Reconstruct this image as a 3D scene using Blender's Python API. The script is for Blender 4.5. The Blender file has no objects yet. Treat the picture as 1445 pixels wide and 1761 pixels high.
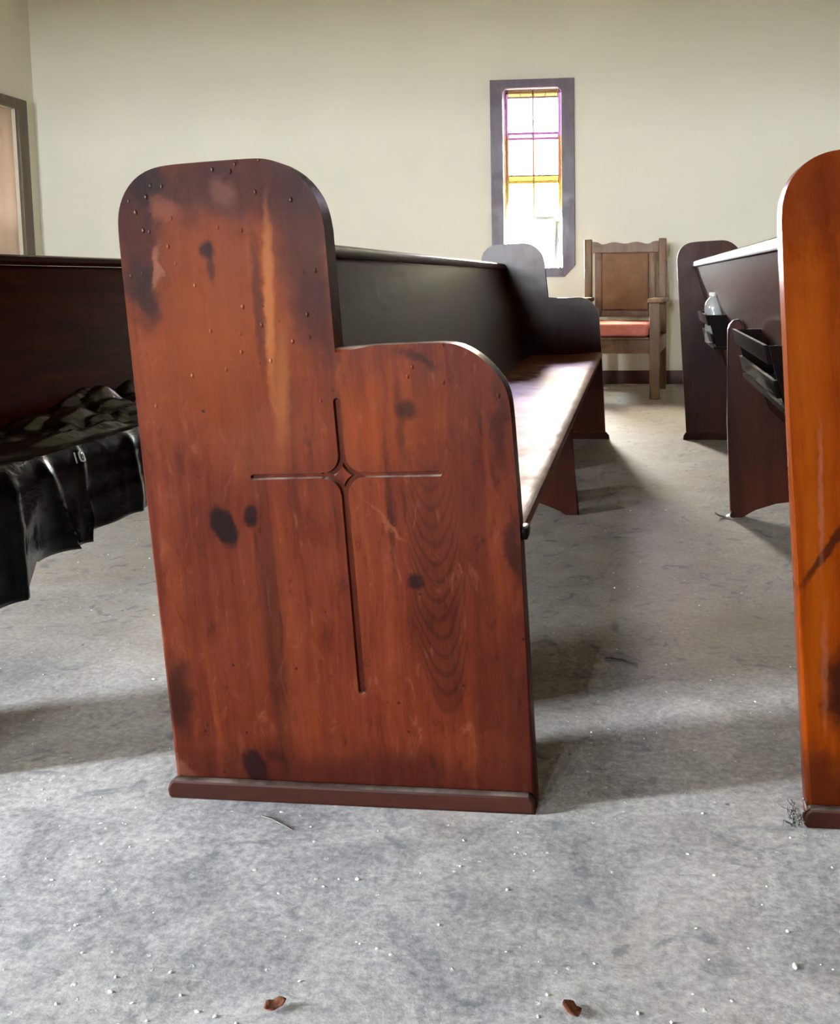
import bpy, bmesh, math, random
from mathutils import Vector, Matrix, noise as mnoise

# ------------------------------------------------------------------ camera, world, light, exposure
scene = bpy.context.scene
COL = scene.collection
IMG_W, IMG_H = 1445, 1761
FOCAL_PX, CX, CY = 1699.96, 910.54, 651.67
cam_data = bpy.data.cameras.new('camera')
cam_data.sensor_fit = 'VERTICAL'
cam_data.sensor_height = 36.0
cam_data.lens = FOCAL_PX / IMG_H * 36.0
cam_data.shift_x = (IMG_W / 2 - CX) / IMG_H
cam_data.shift_y = (CY - IMG_H / 2) / IMG_H
cam_data.clip_start = 0.02
cam = bpy.data.objects.new('camera', cam_data)
COL.objects.link(cam)
_f = Vector((-0.10703679, 0.98920694, -0.10006372))
_r = Vector((0.99425503, 0.10651722, -0.01053621))
_u = Vector((-0.000236, 0.1006166, 0.9949252))
cam.matrix_world = Matrix(((_r.x, _u.x, -_f.x, 0), (_r.y, _u.y, -_f.y, 0), (_r.z, _u.z, -_f.z, 0.75), (0, 0, 0, 1)))
scene.camera = cam

scene.view_settings.view_transform = 'Standard'
scene.view_settings.look = 'None'
scene.view_settings.gamma = 1.0
scene.view_settings.use_curve_mapping = False
scene.view_settings.exposure = 0.13
scene.cycles.use_denoising = True
scene.cycles.max_bounces = 10
scene.cycles.diffuse_bounces = 5
scene.cycles.glossy_bounces = 4
scene.cycles.caustics_reflective = False
scene.cycles.caustics_refractive = False
scene.cycles.use_adaptive_sampling = True
scene.cycles.adaptive_threshold = 0.09
scene.cycles.adaptive_min_samples = 12
scene.cycles.transparent_max_bounces = 16
scene.cycles.sample_clamp_indirect = 12.0

world = bpy.data.worlds.new('overcast_sky')
scene.world = world
world.use_nodes = True
_bg = world.node_tree.nodes['Background']
_bg.inputs[0].default_value = (0.86, 0.935, 1.0, 1)
_bg.inputs[1].default_value = 400.0


def portal(name, loc, direction, sx, sy):
    """Sampling portal that guides the sky light through one opening."""
    l = bpy.data.lights.new(name, 'AREA')
    l.shape = 'RECTANGLE'
    l.size, l.size_y = sx, sy
    l.cycles.is_portal = True
    o = bpy.data.objects.new(name, l)
    COL.objects.link(o)
    o.location = loc
    o.rotation_euler = Vector(direction).to_track_quat('-Z', 'Y').to_euler()
    return o


# room extents (metres); the camera stands over the origin in the centre aisle
XB, XF = -4.445, 6.2          # back wall, front wall
YN, YF = -7.0, 7.072          # near side wall, far side wall
ZC = 3.5
D0 = 1.3289                   # plane of the pew end panels along the aisle
PEW_LEN = 3.2844
PITCH = 0.9095

FAR_WIN = (-0.932, -0.517, 0.832, 2.086)        # x0,x1,z0,z1 of the opening
FILL_WINS = [(-4.0, -3.6, 1.35, 2.2), (-2.75, -2.35, 1.35, 2.2), (-1.5, -1.1, 1.35, 2.2)]  # unseen windows added behind the camera to light the far wall
DOOR = (-0.18, 0.26, 0.0, 2.1)                  # y0,y1,z0,z1 in the back wall
BACK_WIN = (6.30, 6.837, 0.85, 2.01)            # y0,y1,z0,z1 in the back wall


def _portal_rect(nm, a0, a1, z0, z1, fixed, axis, direction):
    c = (a0 + a1) / 2
    loc = (c, fixed, (z0 + z1) / 2) if axis == 'x' else (fixed, c, (z0 + z1) / 2)
    portal(nm, loc, direction, a1 - a0, z1 - z0)


_portal_rect('sky_portal_far', *FAR_WIN, YF + 0.19, 'x', (0, -1, 0))
for _w in FILL_WINS:
    _portal_rect('sky_portal_near', *_w, YN - 0.19, 'x', (0, 1, 0))
_portal_rect('sky_portal_door', *DOOR, XB - 0.19, 'y', (1, 0, 0))

random.seed(7)


# ------------------------------------------------------------------ material helpers
class NT:
    def __init__(self, name):
        self.m = bpy.data.materials.new(name)
        self.m.use_nodes = True
        self.t = self.m.node_tree
        self.t.nodes.clear()
        self.out = self.t.nodes.new('ShaderNodeOutputMaterial')

    def n(self, typ, **kw):
        nd = self.t.nodes.new(typ)
        ins = kw.pop('ins', {})
        for k, v in kw.items():
            setattr(nd, k, v)
        for k, v in ins.items():
            if isinstance(v, bpy.types.NodeSocket):
                self.t.links.new(v, nd.inputs[k])
            else:
                nd.inputs[k].default_value = v
        return nd

    def coord(self, kind='Object'):
        return self.n('ShaderNodeTexCoord').outputs[kind]

    def math(self, op, a, b=0.0, c=0.0, clamp=False):
        nd = self.n('ShaderNodeMath', operation=op, use_clamp=clamp)
        for i, v in enumerate((a, b, c)):
            if isinstance(v, bpy.types.NodeSocket):
                self.t.links.new(v, nd.inputs[i])
            else:
                nd.inputs[i].default_value = v
        return nd.outputs[0]

    def vmath(self, op, a, b=(0, 0, 0), c=(0, 0, 0)):
        nd = self.n('ShaderNodeVectorMath', operation=op)
        for i, v in enumerate((a, b, c)):
            if i >= len(nd.inputs):
                break
            if isinstance(v, bpy.types.NodeSocket):
                self.t.links.new(v, nd.inputs[i])
            else:
                try:
                    nd.inputs[i].default_value = v
                except Exception:
                    pass
        return nd.outputs['Value'] if op in ('LENGTH', 'DISTANCE', 'DOT_PRODUCT') else nd.outputs[0]

    def noise(self, vec, scale, detail=4.0, rough=0.55, distort=0.0, color=False):
        nd = self.n('ShaderNodeTexNoise', ins={'Vector': vec, 'Scale': scale, 'Detail': detail, 'Roughness': rough, 'Distortion': distort})
        return nd.outputs['Color' if color else 'Fac']

    def ramp(self, fac, stops, interp='LINEAR'):
        nd = self.n('ShaderNodeValToRGB', ins={'Fac': fac})
        cr = nd.color_ramp
        cr.interpolation = interp
        while len(cr.elements) < len(stops):
            cr.elements.new(0.5)
        for e, (p, c) in zip(cr.elements, stops):
            e.position = p
            e.color = tuple(c) + ((1,) if len(c) == 3 else ())
        return nd.outputs['Color']

    def mr(self, v, a, b, c=0.0, d=1.0, smooth=True):
        nd = self.n('ShaderNodeMapRange', interpolation_type='SMOOTHSTEP' if smooth else 'LINEAR',
                    ins={0: v, 1: a, 2: b, 3: c, 4: d})
        return nd.outputs[0]

    def mix(self, fac, a, b, blend='MIX'):
        nd = self.n('ShaderNodeMix', data_type='RGBA', blend_type=blend, clamp_factor=True)
        for idx, v in ((0, fac), (6, a), (7, b)):
            if isinstance(v, bpy.types.NodeSocket):
                self.t.links.new(v, nd.inputs[idx])
            else:
                nd.inputs[idx].default_value = v if not isinstance(v, tuple) else (tuple(v) + (1,) if len(v) == 3 else v)
        return nd.outputs[2]

    def bsdf(self, **ins):
        b = self.n('ShaderNodeBsdfPrincipled')
        for k, v in ins.items():
            k = k.replace('_', ' ')
            if isinstance(v, bpy.types.NodeSocket):
                self.t.links.new(v, b.inputs[k])
            else:
                if isinstance(v, tuple) and len(v) == 3 and k in ('Base Color', 'Emission Color'):
                    v = v + (1,)
                b.inputs[k].default_value = v
        self.t.links.new(b.outputs[0], self.out.inputs[0])
        return b

    def bump(self, height, strength=0.3, dist=0.01, normal=None):
        ins = {'Height': height, 'Strength': strength, 'Distance': dist}
        if normal is not None:
            ins['Normal'] = normal
        return self.n('ShaderNodeBump', ins=ins).outputs[0]


def srgb(r, g, b):
    def f(c):
        c /= 255.0
        return c / 12.92 if c <= 0.04045 else ((c + 0.055) / 1.055) ** 2.4
    return (f(r), f(g), f(b))


LEAN = 0.058      # the pew ends lean back by this slope
LX0 = -0.41       # pew-local x origin


WS = 0.32


def wood(name, dark, mid, light, grain='z', blots=(), cathedral=None, rough=0.3, drips=0.0, dust=0.0, spec=0.5, uneven=0.06, rvar=0.3):
    """Varnished pine: streaks along the grain, growth bands, knots and stains with their own shapes."""
    if WS != 1.0:
        dark, mid, light = [tuple(c * WS for c in q) for q in (dark, mid, light)]
        blots = [b[:5] + (tuple(c * WS for c in b[5]),) + b[6:] for b in blots]
    k = NT(name)
    co = k.coord()
    sep = k.n('ShaderNodeSeparateXYZ', ins={0: co})
    X, Y, Z = sep.outputs
    if grain == 'z':
        xs = k.math('MULTIPLY_ADD', Z, LEAN, X)
        flat = k.n('ShaderNodeCombineXYZ', ins={0: xs, 1: Y, 2: Z}).outputs[0]
        stretch = (1.0, 1.0, 0.045)
    elif grain == 'y':
        flat = co
        stretch = (1.0, 0.045, 1.0)
    else:
        flat = co
        stretch = (0.045, 1.0, 1.0)
    wob = k.noise(flat, 5.0, 2.0, color=True)
    wobv = k.vmath('MULTIPLY_ADD', wob, (0.03, 0.03, 0.03), flat)
    st = k.vmath('MULTIPLY', wobv, stretch)
    fine = k.noise(st, 260.0, 5.0, 0.6)
    band = k.noise(st, 34.0, 3.0, 0.5, 0.6)
    mott = k.noise(flat, 6.5, 5.0, 0.6, 0.4)
    v = k.math('MULTIPLY_ADD', band, 0.75, k.math('MULTIPLY', fine, 0.35))
    v = k.math('MULTIPLY_ADD', mott, 0.45, v)
    col = k.ramp(k.mr(v, 0.45, 1.1, smooth=False), [(0.0, dark), (0.45, mid), (1.0, light)])
    if cathedral:
        cx, cz0, cz1, half, kk = cathedral
        dx = k.math('SUBTRACT', xs, cx)
        dx = k.math('MULTIPLY_ADD', k.math('SUBTRACT', k.noise(flat, 9.0, 2.0), 0.5), 0.02, dx)
        par = k.math('MULTIPLY_ADD', k.math('MULTIPLY', dx, dx), -kk, Z)
        ph = k.math('MULTIPLY_ADD', k.math('SUBTRACT', k.noise(flat, 30.0, 2.0), 0.5), 0.01, par)
        ring = k.math('SINE', k.math('MULTIPLY', ph, 235.0))
        ring = k.mr(ring, 0.0, 1.0)
        win = k.math('MULTIPLY', k.mr(k.math('ABSOLUTE', dx), half, half * 0.55), k.mr(par, cz0, cz0 + 0.03))
        win = k.math('MULTIPLY', win, k.mr(Z, cz1, cz1 - 0.34))
        col = k.mix(k.math('MULTIPLY', win, 0.40), col, tuple(c * 0.80 for c in dark))
        col = k.mix(k.math('MULTIPLY', k.math('MULTIPLY', win, ring), 0.42), col, tuple(c * 0.5 for c in dark))
    if drips > 0:
        # hazy scuffs and darker varnish runs
        sv = k.vmath('MULTIPLY', flat, (1.0, 1.0, 0.35))
        sc = k.noise(sv, 46.0, 6.0, 0.68, 0.9)
        col = k.mix(k.math('MULTIPLY', k.mr(sc, 0.55, 0.72), 0.30), col, tuple(WS * c for c in srgb(186, 112, 80)))
        col = k.mix(k.math('MULTIPLY', k.mr(sc, 0.46, 0.30), 0.55), col, tuple(WS * c for c in srgb(56, 20, 14)))
    if blots:
        dn = k.noise(flat, 22.0, 4.0, 0.6, color=True)
        bx = k.vmath('MULTIPLY_ADD', k.vmath('SUBTRACT', dn, (0.5, 0.5, 0.5)), (0.05, 0.0, 0.07), flat)
        sdn = k.noise(flat, 60.0, 3.0, 0.5, color=True)
        bs = k.vmath('MULTIPLY_ADD', k.vmath('SUBTRACT', sdn, (0.5, 0.5, 0.5)), (0.012, 0.0, 0.012), flat)
        for (x, z, rx, rz, tilt, c, amt, soft, crisp) in blots:
            lx = x - LX0 + LEAN * z
            src = bs if crisp else bx
            mp = k.n('ShaderNodeMapping', vector_type='TEXTURE')
            k.t.links.new(src, mp.inputs[0])
            mp.inputs['Location'].default_value = (lx, 0, z)
            mp.inputs['Rotation'].default_value = (0, tilt, 0)
            mp.inputs['Scale'].default_value = (rx, 1e3, rz)
            ln = k.vmath('LENGTH', mp.outputs[0])
            col = k.mix(k.math('MULTIPLY', k.mr(ln, 1.0 + soft, 1.0 - soft), amt), col, c)
    if drips > 0:
        vp = k.n('ShaderNodeTexVoronoi', ins={'Vector': flat, 'Scale': 26.0})
        rp = k.n('ShaderNodeSeparateColor', ins={0: vp.outputs['Color']}).outputs[1]
        prick = k.math('MULTIPLY', k.mr(vp.outputs['Distance'], 0.075, 0.045), k.mr(rp, 0.90, 0.91))
        col = k.mix(k.math('MULTIPLY', prick, 0.85), col, BLACK)
    tint = k.n('ShaderNodeObjectInfo').outputs['Color']
    col = k.mix(1.0, col, tint, 'MULTIPLY')
    if dust > 0:  # pale top faces: settled dust elsewhere, painted lit rim on WOOD_MAIN
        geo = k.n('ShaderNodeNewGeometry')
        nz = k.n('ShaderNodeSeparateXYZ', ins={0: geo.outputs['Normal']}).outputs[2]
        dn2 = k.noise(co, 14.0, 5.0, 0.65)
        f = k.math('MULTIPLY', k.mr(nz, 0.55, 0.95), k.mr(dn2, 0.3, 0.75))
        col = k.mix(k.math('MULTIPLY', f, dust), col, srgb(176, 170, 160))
    hz = k.math('MULTIPLY_ADD', fine, 0.25, k.math('MULTIPLY', k.noise(co, 40.0, 3.0), 0.6))
    nrm = k.bump(hz, uneven, 0.004)
    nrm = k.bump(k.noise(co, 7.0, 2.0), uneven * 1.6, 0.02, nrm)
    if drips > 0:
        vo = k.n('ShaderNodeTexVoronoi', ins={'Vector': k.vmath('MULTIPLY', flat, (1, 1, 0.65)), 'Scale': 120.0})
        rnd = k.n('ShaderNodeSeparateColor', ins={0: vo.outputs['Color']}).outputs[0]
        drop = k.math('MULTIPLY', k.mr(vo.outputs['Distance'], 0.34, 0.05), k.mr(rnd, 0.86, 0.88))
        drop = k.math('MULTIPLY', drop, k.mr(k.noise(flat, 8.0, 2.0), 0.40, 0.56))
        drop = k.math('MULTIPLY', drop, k.mr(Z, 0.50, 0.62))
        nrm = k.bump(drop, drips, 0.003, nrm)
    rgh = k.math('MULTIPLY_ADD', k.math('SUBTRACT', mott, 0.5), rvar, rough, clamp=True)
    k.bsdf(Base_Color=col, Roughness=rgh, Normal=nrm, Specular_IOR_Level=spec)
    return k.m


def plain(name, color, rough=0.5, metallic=0.0, var=0.12, scale=18.0, bump=0.05, spec=0.5):
    k = NT(name)
    co = k.coord()
    nz = k.noise(co, scale, 4.0, 0.6)
    c = k.mix(k.mr(nz, 0.25, 0.75), tuple(x * (1 - var) for x in color), tuple(min(1, x * (1 + var)) for x in color))
    k.bsdf(Base_Color=c, Roughness=rough, Metallic=metallic, Normal=k.bump(nz, bump, 0.01), Specular_IOR_Level=spec)
    return k.m


DK = srgb(52, 22, 14)
BLACK = srgb(26, 12, 14)
PUR = srgb(54, 18, 16)
ORA = srgb(172, 78, 18)
PALE = srgb(196, 118, 62)
# (x, z, rx, rz, tilt, colour, amount, softness, crisp edge)
MAIN_BLOTS = [
    (-0.56, 0.73, 0.13, 0.13, 0.0, ORA, 0.55, 0.7, False),
    (-0.62, 0.62, 0.08, 0.10, 0.0, ORA, 0.35, 0.7, False),
    (-0.35, 0.56, 0.07, 0.06, 0.0, ORA, 0.35, 0.7, False),
    (-0.53, 0.885, 0.17, 0.045, 0.0, PUR, 0.75, 0.6, False),
    (-0.455, 0.80, 0.035, 0.11, 0.0, PUR, 0.7, 0.6, False),
    (-0.437, 0.70, 0.030, 0.06, 0.0, PUR, 0.6, 0.6, False),
    (-0.695, 0.82, 0.030, 0.11, 0.0, PUR, 0.75, 0.5, False),
    (-0.687, 0.735, 0.018, 0.05, 0.0, BLACK, 0.7, 0.5, False),
    (-0.67, 0.885, 0.03, 0.025, 0.6, BLACK, 0.65, 0.5, False),
    (-0.655, 0.855, 0.020, 0.018, 0.0, srgb(170, 96, 70), 0.5, 0.5, False),
    (-0.665, 0.775, 0.007, 0.030, 0.2, srgb(186, 120, 96), 0.6, 0.4, False),
    (-0.565, 0.875, 0.016, 0.020, 0.0, srgb(160, 100, 80), 0.45, 0.6, False),
    (-0.506, 0.725, 0.007, 0.115, 0.065, PALE, 0.80, 0.5, True),
    (-0.492, 0.60, 0.010, 0.075, 0.10, PALE, 0.50, 0.7, True),
    (-0.522, 0.72, 0.007, 0.09, 0.02, DK, 0.6, 0.6, True),
    (-0.593, 0.7955, 0.011, 0.011, 0, BLACK, 0.85, 0.4, True),
    (-0.588, 0.772, 0.005, 0.020, 0, DK, 0.7, 0.5, True),
    (-0.585, 0.404, 0.018, 0.030, -0.35, BLACK, 0.92, 0.25, True),
    (-0.5445, 0.419, 0.010, 0.016, 0.2, BLACK, 0.85, 0.3, True),
    (-0.5519, 0.0448, 0.017, 0.027, -0.25, BLACK, 0.92, 0.25, True),
    (-0.52, 0.062, 0.014, 0.008, 0.3, BLACK, 0.5, 0.5, True),
    (-0.3076, 0.3294, 0.012, 0.010, 0, BLACK, 0.8, 0.4, True),
    (-0.3144, 0.5725, 0.013, 0.013, 0, DK, 0.8, 0.5, True),
    (-0.300, 0.645, 0.028, 0.010, 0.2, DK, 0.7, 0.6, False),
    (-0.342, 0.43, 0.004, 0.10, 0.0, DK, 0.5, 0.6, True),
    (-0.325, 0.56, 0.006, 0.06, 0.0, DK, 0.5, 0.6, True),
    (-0.165, 0.37, 0.012, 0.05, 0, DK, 0.75, 0.5, False),
    (-0.185, 0.56, 0.012, 0.06, 0, DK, 0.6, 0.6, False),
    (-0.40, 0.03, 0.30, 0.045, 0, PUR, 0.65, 0.7, False),
    (-0.665, 0.15, 0.022, 0.06, 0, DK, 0.8, 0.5, False),
    (-0.665, 0.035, 0.016, 0.012, 0, srgb(150, 92, 70), 0.6, 0.5, False),
    (-0.515, 0.25, 0.016, 0.17, 0, DK, 0.45, 0.6, True),
    (-0.17, 0.13, 0.03, 0.12, 0, PUR, 0.5, 0.7, False),
    (-0.345, 0.41, 0.035, 0.004, 0.75, srgb(168, 96, 64), 0.5, 0.6, False),
    (-0.52, 0.52, 0.06, 0.05, -0.6, srgb(160, 84, 50), 0.35, 0.6, False),
]
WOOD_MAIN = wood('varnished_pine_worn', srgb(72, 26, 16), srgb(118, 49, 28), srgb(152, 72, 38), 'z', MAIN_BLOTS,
                 (-0.2745 - LX0 + 0.058 * 0.3, 0.125, 0.66, 0.046, 62.0), rough=0.40, drips=0.5, uneven=0.07, spec=0.06, dust=0.55)  # dust value here paints the window-lit rim on upward faces
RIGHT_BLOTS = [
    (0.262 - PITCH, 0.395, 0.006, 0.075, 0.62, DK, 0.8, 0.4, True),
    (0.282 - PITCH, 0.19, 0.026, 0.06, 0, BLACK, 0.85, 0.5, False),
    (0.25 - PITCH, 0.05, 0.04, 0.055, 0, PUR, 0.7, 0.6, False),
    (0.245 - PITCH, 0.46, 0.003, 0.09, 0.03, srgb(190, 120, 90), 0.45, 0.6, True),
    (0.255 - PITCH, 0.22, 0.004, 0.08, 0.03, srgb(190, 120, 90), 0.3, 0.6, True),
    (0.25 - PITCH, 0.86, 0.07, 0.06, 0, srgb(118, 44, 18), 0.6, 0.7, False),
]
WOOD_RIGHT = wood('varnished_pine_orange_lit', srgb(108, 38, 3), srgb(160, 65, 4), srgb(188, 90, 12), 'z', RIGHT_BLOTS, rough=0.3, spec=0.05, dust=0.5)  # more orange than the main panel: stronger light put into the colour
WOOD_Z = wood('varnished_pine_upright', srgb(56, 24, 18), srgb(92, 40, 26), srgb(124, 60, 34), 'z', rough=0.28, dust=0.4, spec=0.25, rvar=0.03)
WOOD_Y = wood('varnished_pine_long', srgb(62, 28, 18), srgb(98, 44, 27), srgb(128, 64, 38), 'y', rough=0.36, dust=0.3, uneven=0.03, spec=0.14, rvar=0.06)
WOOD_Y_SHADED = wood('shaded_pine_long', srgb(56, 23, 12), srgb(84, 35, 18), srgb(108, 48, 24), 'y', rough=0.1, dust=0.3, uneven=0.02, spec=0.03, rvar=0.03)  # darker copy of the long wood: left pew's shade put into colour
WOOD_SEAT = wood('varnished_pine_seat', srgb(110, 52, 28), srgb(176, 88, 50), srgb(206, 116, 72), 'y', rough=0.47, dust=0.1, uneven=0.26, spec=0.08)
WOOD_DARK = wood('dark_stained_pine', srgb(18, 9, 8), srgb(30, 15, 12), srgb(44, 22, 17), 'y', rough=0.3, dust=0.5, spec=0.05, rvar=0.05)
WOOD_FOOT = wood('foot_moulding_wood', srgb(46, 20, 14), srgb(78, 34, 22), srgb(108, 54, 34), 'x', rough=0.5, dust=0.25, spec=0.12)
WS = 1.0
OAK = wood('worn_oak', srgb(78, 54, 38), srgb(112, 82, 58), srgb(142, 108, 78), 'z', rough=0.5, uneven=0.05)


# ------------------------------------------------------------------ mesh helpers
def link(name, me, mat=None, parent=None):
    o = bpy.data.objects.new(name, me)
    COL.objects.link(o)
    if mat is not None:
        me.materials.clear()
        me.materials.append(mat)
    if parent is not None:
        o.parent = parent
    return o


def from_bm(name, bm, mat=None, parent=None, smooth=None):
    bmesh.ops.recalc_face_normals(bm, faces=bm.faces[:])
    me = bpy.data.meshes.new(name)
    bm.to_mesh(me)
    bm.free()
    if smooth is not None:
        me.shade_smooth()
        me.set_sharp_from_angle(angle=math.radians(smooth))
    return link(name, me, mat, parent)


def empty(name, loc=(0, 0, 0), rotz=0.0):
    o = bpy.data.objects.new(name, None)
    o.empty_display_size = 0.1
    o.location = loc
    o.rotation_euler = (0, 0, rotz)
    COL.objects.link(o)
    return o


def tag(o, label=None, cat=None, group=None, kind=None):
    if label:
        o['label'] = label
    if cat:
        o['category'] = cat
    if group:
        o['group'] = group
    if kind:
        o['kind'] = kind
    return o


def add_box(bm, x0, x1, y0, y1, z0, z1, mat=None):
    vs = [bm.verts.new(p) for p in ((x0, y0, z0), (x1, y0, z0), (x1, y1, z0), (x0, y1, z0), (x0, y0, z1), (x1, y0, z1), (x1, y1, z1), (x0, y1, z1))]
    if mat is not None:
        for v in vs:
            v.co = mat @ v.co
    for q in ((0, 3, 2, 1), (4, 5, 6, 7), (0, 1, 5, 4), (1, 2, 6, 5), (2, 3, 7, 6), (3, 0, 4, 7)):
        bm.faces.new([vs[i] for i in q])
    return vs


def box(name, dims, mat, parent=None, bevel=0.003, seg=2, rot=None):
    bm = bmesh.new()
    add_box(bm, *dims, mat=rot)
    if bevel:
        bmesh.ops.bevel(bm, geom=bm.edges[:], offset=bevel, segments=seg, profile=0.5, affect='EDGES')
    return from_bm(name, bm, mat, parent, 40)


def prism_xz(name, pts, y0, y1, mat, parent=None, bevel=0.0, seg=3, sharp=(), smooth=35):
    """Outline in x,z extruded along y; edges whose index is in `sharp` keep a crisp arris."""
    bm = bmesh.new()
    a = [bm.verts.new((x, y0, z)) for x, z in pts]
    b = [bm.verts.new((x, y1, z)) for x, z in pts]
    n = len(pts)
    fa = bm.faces.new(a)
    fb = bm.faces.new(b[::-1])
    for i in range(n):
        j = (i + 1) % n
        bm.faces.new((a[j], a[i], b[i], b[j]))
    if bevel:
        es = []
        for i in range(n):
            if i in sharp:
                continue
            j = (i + 1) % n
            for q in (a, b):
                e = bm.edges.get((q[i], q[j]))
                if e:
                    es.append(e)
        bmesh.ops.bevel(bm, geom=es, offset=bevel, segments=seg, profile=0.5, affect='EDGES', clamp_overlap=True)
    o = from_bm(name, bm, mat, parent, smooth)
    if bevel:
        weighted(o)
    return o


def weighted(o):
    # broad flat faces keep their own normal, so only the rounded arris catches the light
    for p in o.data.polygons:
        if abs(p.normal.y) > 0.9995:
            p.use_smooth = False


def tube(bm, pts, rad, n=8, cap=True):
    rings = []
    for i, p in enumerate(pts):
        p = Vector(p)
        t = (Vector(pts[min(i + 1, len(pts) - 1)]) - Vector(pts[max(i - 1, 0)])).normalized()
        ref = Vector((0, 0, 1)) if abs(t.z) < 0.9 else Vector((1, 0, 0))
        u = t.cross(ref).normalized()
        v = t.cross(u).normalized()
        r = rad[i] if isinstance(rad, (list, tuple)) else rad
        rings.append([bm.verts.new(p + u * (r * math.cos(2 * math.pi * k / n)) + v * (r * math.sin(2 * math.pi * k / n))) for k in range(n)])
    for A, B in zip(rings, rings[1:]):
        for k in range(n):
            bm.faces.new((A[k], A[(k + 1) % n], B[(k + 1) % n], B[k]))
    if cap:
        bm.faces.new(rings[0][::-1])
        bm.faces.new(rings[-1])


def lathe(bm, prof, n=20, centre=(0, 0)):
    rings = []
    for r, z in prof:
        rings.append([bm.verts.new((centre[0] + r * math.cos(2 * math.pi * k / n), centre[1] + r * math.sin(2 * math.pi * k / n), z)) for k in range(n)])
    for A, B in zip(rings, rings[1:]):
        for k in range(n):
            bm.faces.new((A[k], A[(k + 1) % n], B[(k + 1) % n], B[k]))
    bm.faces.new(rings[0][::-1])
    bm.faces.new(rings[-1])


def bool_cut(target, cutters):
    """Subtract cutter meshes and bake the result into the target's own mesh."""
    for c in cutters:
        md = target.modifiers.new('cut', 'BOOLEAN')
        md.operation = 'DIFFERENCE'
        md.solver = 'EXACT'
        md.object = c
    dg = bpy.context.evaluated_depsgraph_get()
    me = bpy.data.meshes.new_from_object(target.evaluated_get(dg))
    target.modifiers.clear()
    mats = [m for m in target.data.materials]
    target.data = me
    me.materials.clear()
    for m in mats:
        me.materials.append(m)
    me.shade_smooth()
    me.set_sharp_from_angle(angle=math.radians(35))
    weighted(target)


# ------------------------------------------------------------------ room shell
def wall_material():
    k = NT('cream_plaster_wall')
    co = k.coord()
    big = k.noise(co, 0.9, 4.0, 0.55)
    fine = k.noise(co, 120.0, 3.0, 0.6)
    c = k.mix(k.mr(big, 0.3, 0.7), srgb(228, 224, 208), srgb(234, 229, 214))
    k.bsdf(Base_Color=c, Roughness=0.75, Normal=k.bump(fine, 0.12, 0.003), Specular_IOR_Level=0.3)
    return k.m


def floor_material():
    k = NT('dusty_worn_concrete')
    co = k.coord()
    big = k.noise(co, 1.3, 5.0, 0.6, 0.5)
    med = k.noise(co, 7.0, 6.0, 0.65, 0.8)
    fine = k.noise(co, 85.0, 5.0, 0.75)
    base = k.ramp(k.math('MULTIPLY_ADD', med, 0.42, k.math('MULTIPLY', fine, 0.58)),
                  [(0.34, srgb(96, 97, 102)), (0.47, srgb(136, 136, 139)), (0.60, srgb(172, 171, 172))])
    base = k.mix(k.math('MULTIPLY', k.mr(big, 0.45, 0.7), 0.5), base, srgb(135, 122, 108))
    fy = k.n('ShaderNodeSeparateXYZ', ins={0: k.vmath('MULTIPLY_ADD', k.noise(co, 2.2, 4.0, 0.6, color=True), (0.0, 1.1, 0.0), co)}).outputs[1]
    base = k.mix(k.math('MULTIPLY', k.mr(fy, 1.75, 2.6), 0.34), base, srgb(184, 170, 150))   # brown dust between the pews, its colour lightened to brighten the gap; aisle walked clean
    blue = k.noise(co, 11.0, 4.0, 0.6, 1.5)
    base = k.mix(k.math('MULTIPLY', k.mr(blue, 0.56, 0.70), 0.6), base, srgb(88, 94, 103))
    scr = k.noise(k.vmath('MULTIPLY', co, (1.0, 3.5, 1.0)), 22.0, 4.0, 0.6, 2.5)
    base = k.mix(k.math('MULTIPLY', k.mr(scr, 0.60, 0.70), 0.45), base, srgb(94, 94, 97))
    base = k.mix(k.math('MULTIPLY', k.mr(scr, 0.38, 0.28), 0.4), base, srgb(185, 185, 185))
    vo = k.n('ShaderNodeTexVoronoi', ins={'Vector': co, 'Scale': 70.0})
    rnd = k.n('ShaderNodeSeparateColor', ins={0: vo.outputs['Color']}).outputs[0]
    spk = k.math('MULTIPLY', k.mr(vo.outputs['Distance'], 0.30, 0.10), k.mr(rnd, 0.90, 0.92))
    spk = k.math('MULTIPLY', spk, k.mr(k.noise(co, 180.0, 2.0), 0.42, 0.6))
    base = k.mix(k.math('MULTIPLY', spk, 0.8), base, srgb(203, 203, 203))
    vo2 = k.n('ShaderNodeTexVoronoi', ins={'Vector': co, 'Scale': 19.0})
    rnd2 = k.n('ShaderNodeSeparateColor', ins={0: vo2.outputs['Color']}).outputs[1]
    drk = k.math('MULTIPLY', k.mr(vo2.outputs['Distance'], 0.10, 0.04), k.mr(rnd2, 0.86, 0.88))
    base = k.mix(k.math('MULTIPLY', drk, 0.7), base, srgb(54, 47, 43))
    h = k.math('MULTIPLY_ADD', fine, 0.5, k.math('MULTIPLY_ADD', spk, 0.6, med))
    rgh = k.math('MULTIPLY_ADD', med, 0.3, 0.5)
    k.bsdf(Base_Color=base, Roughness=rgh, Normal=k.bump(h, 0.25, 0.006), Specular_IOR_Level=0.25)
    return k.m


WALL = wall_material()
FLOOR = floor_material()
CEIL = plain('ceiling_boards', srgb(216, 206, 176), 0.7, var=0.12, scale=2.0)
TRIM = wood('window_trim_wood', srgb(50, 34, 44), srgb(70, 48, 62), srgb(90, 66, 78), 'z', rough=0.4)
TRIM_BACK = wood('back_window_trim', srgb(88, 76, 60), srgb(104, 90, 72), srgb(122, 106, 86), 'z', rough=0.5)
BASEB = wood('baseboard_wood', srgb(56, 34, 28), srgb(80, 50, 40), srgb(104, 68, 52), 'x', rough=0.45)
GRASS = plain('outside_gravel', srgb(140, 140, 124), 0.9, var=0.25, scale=3.0)


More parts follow.
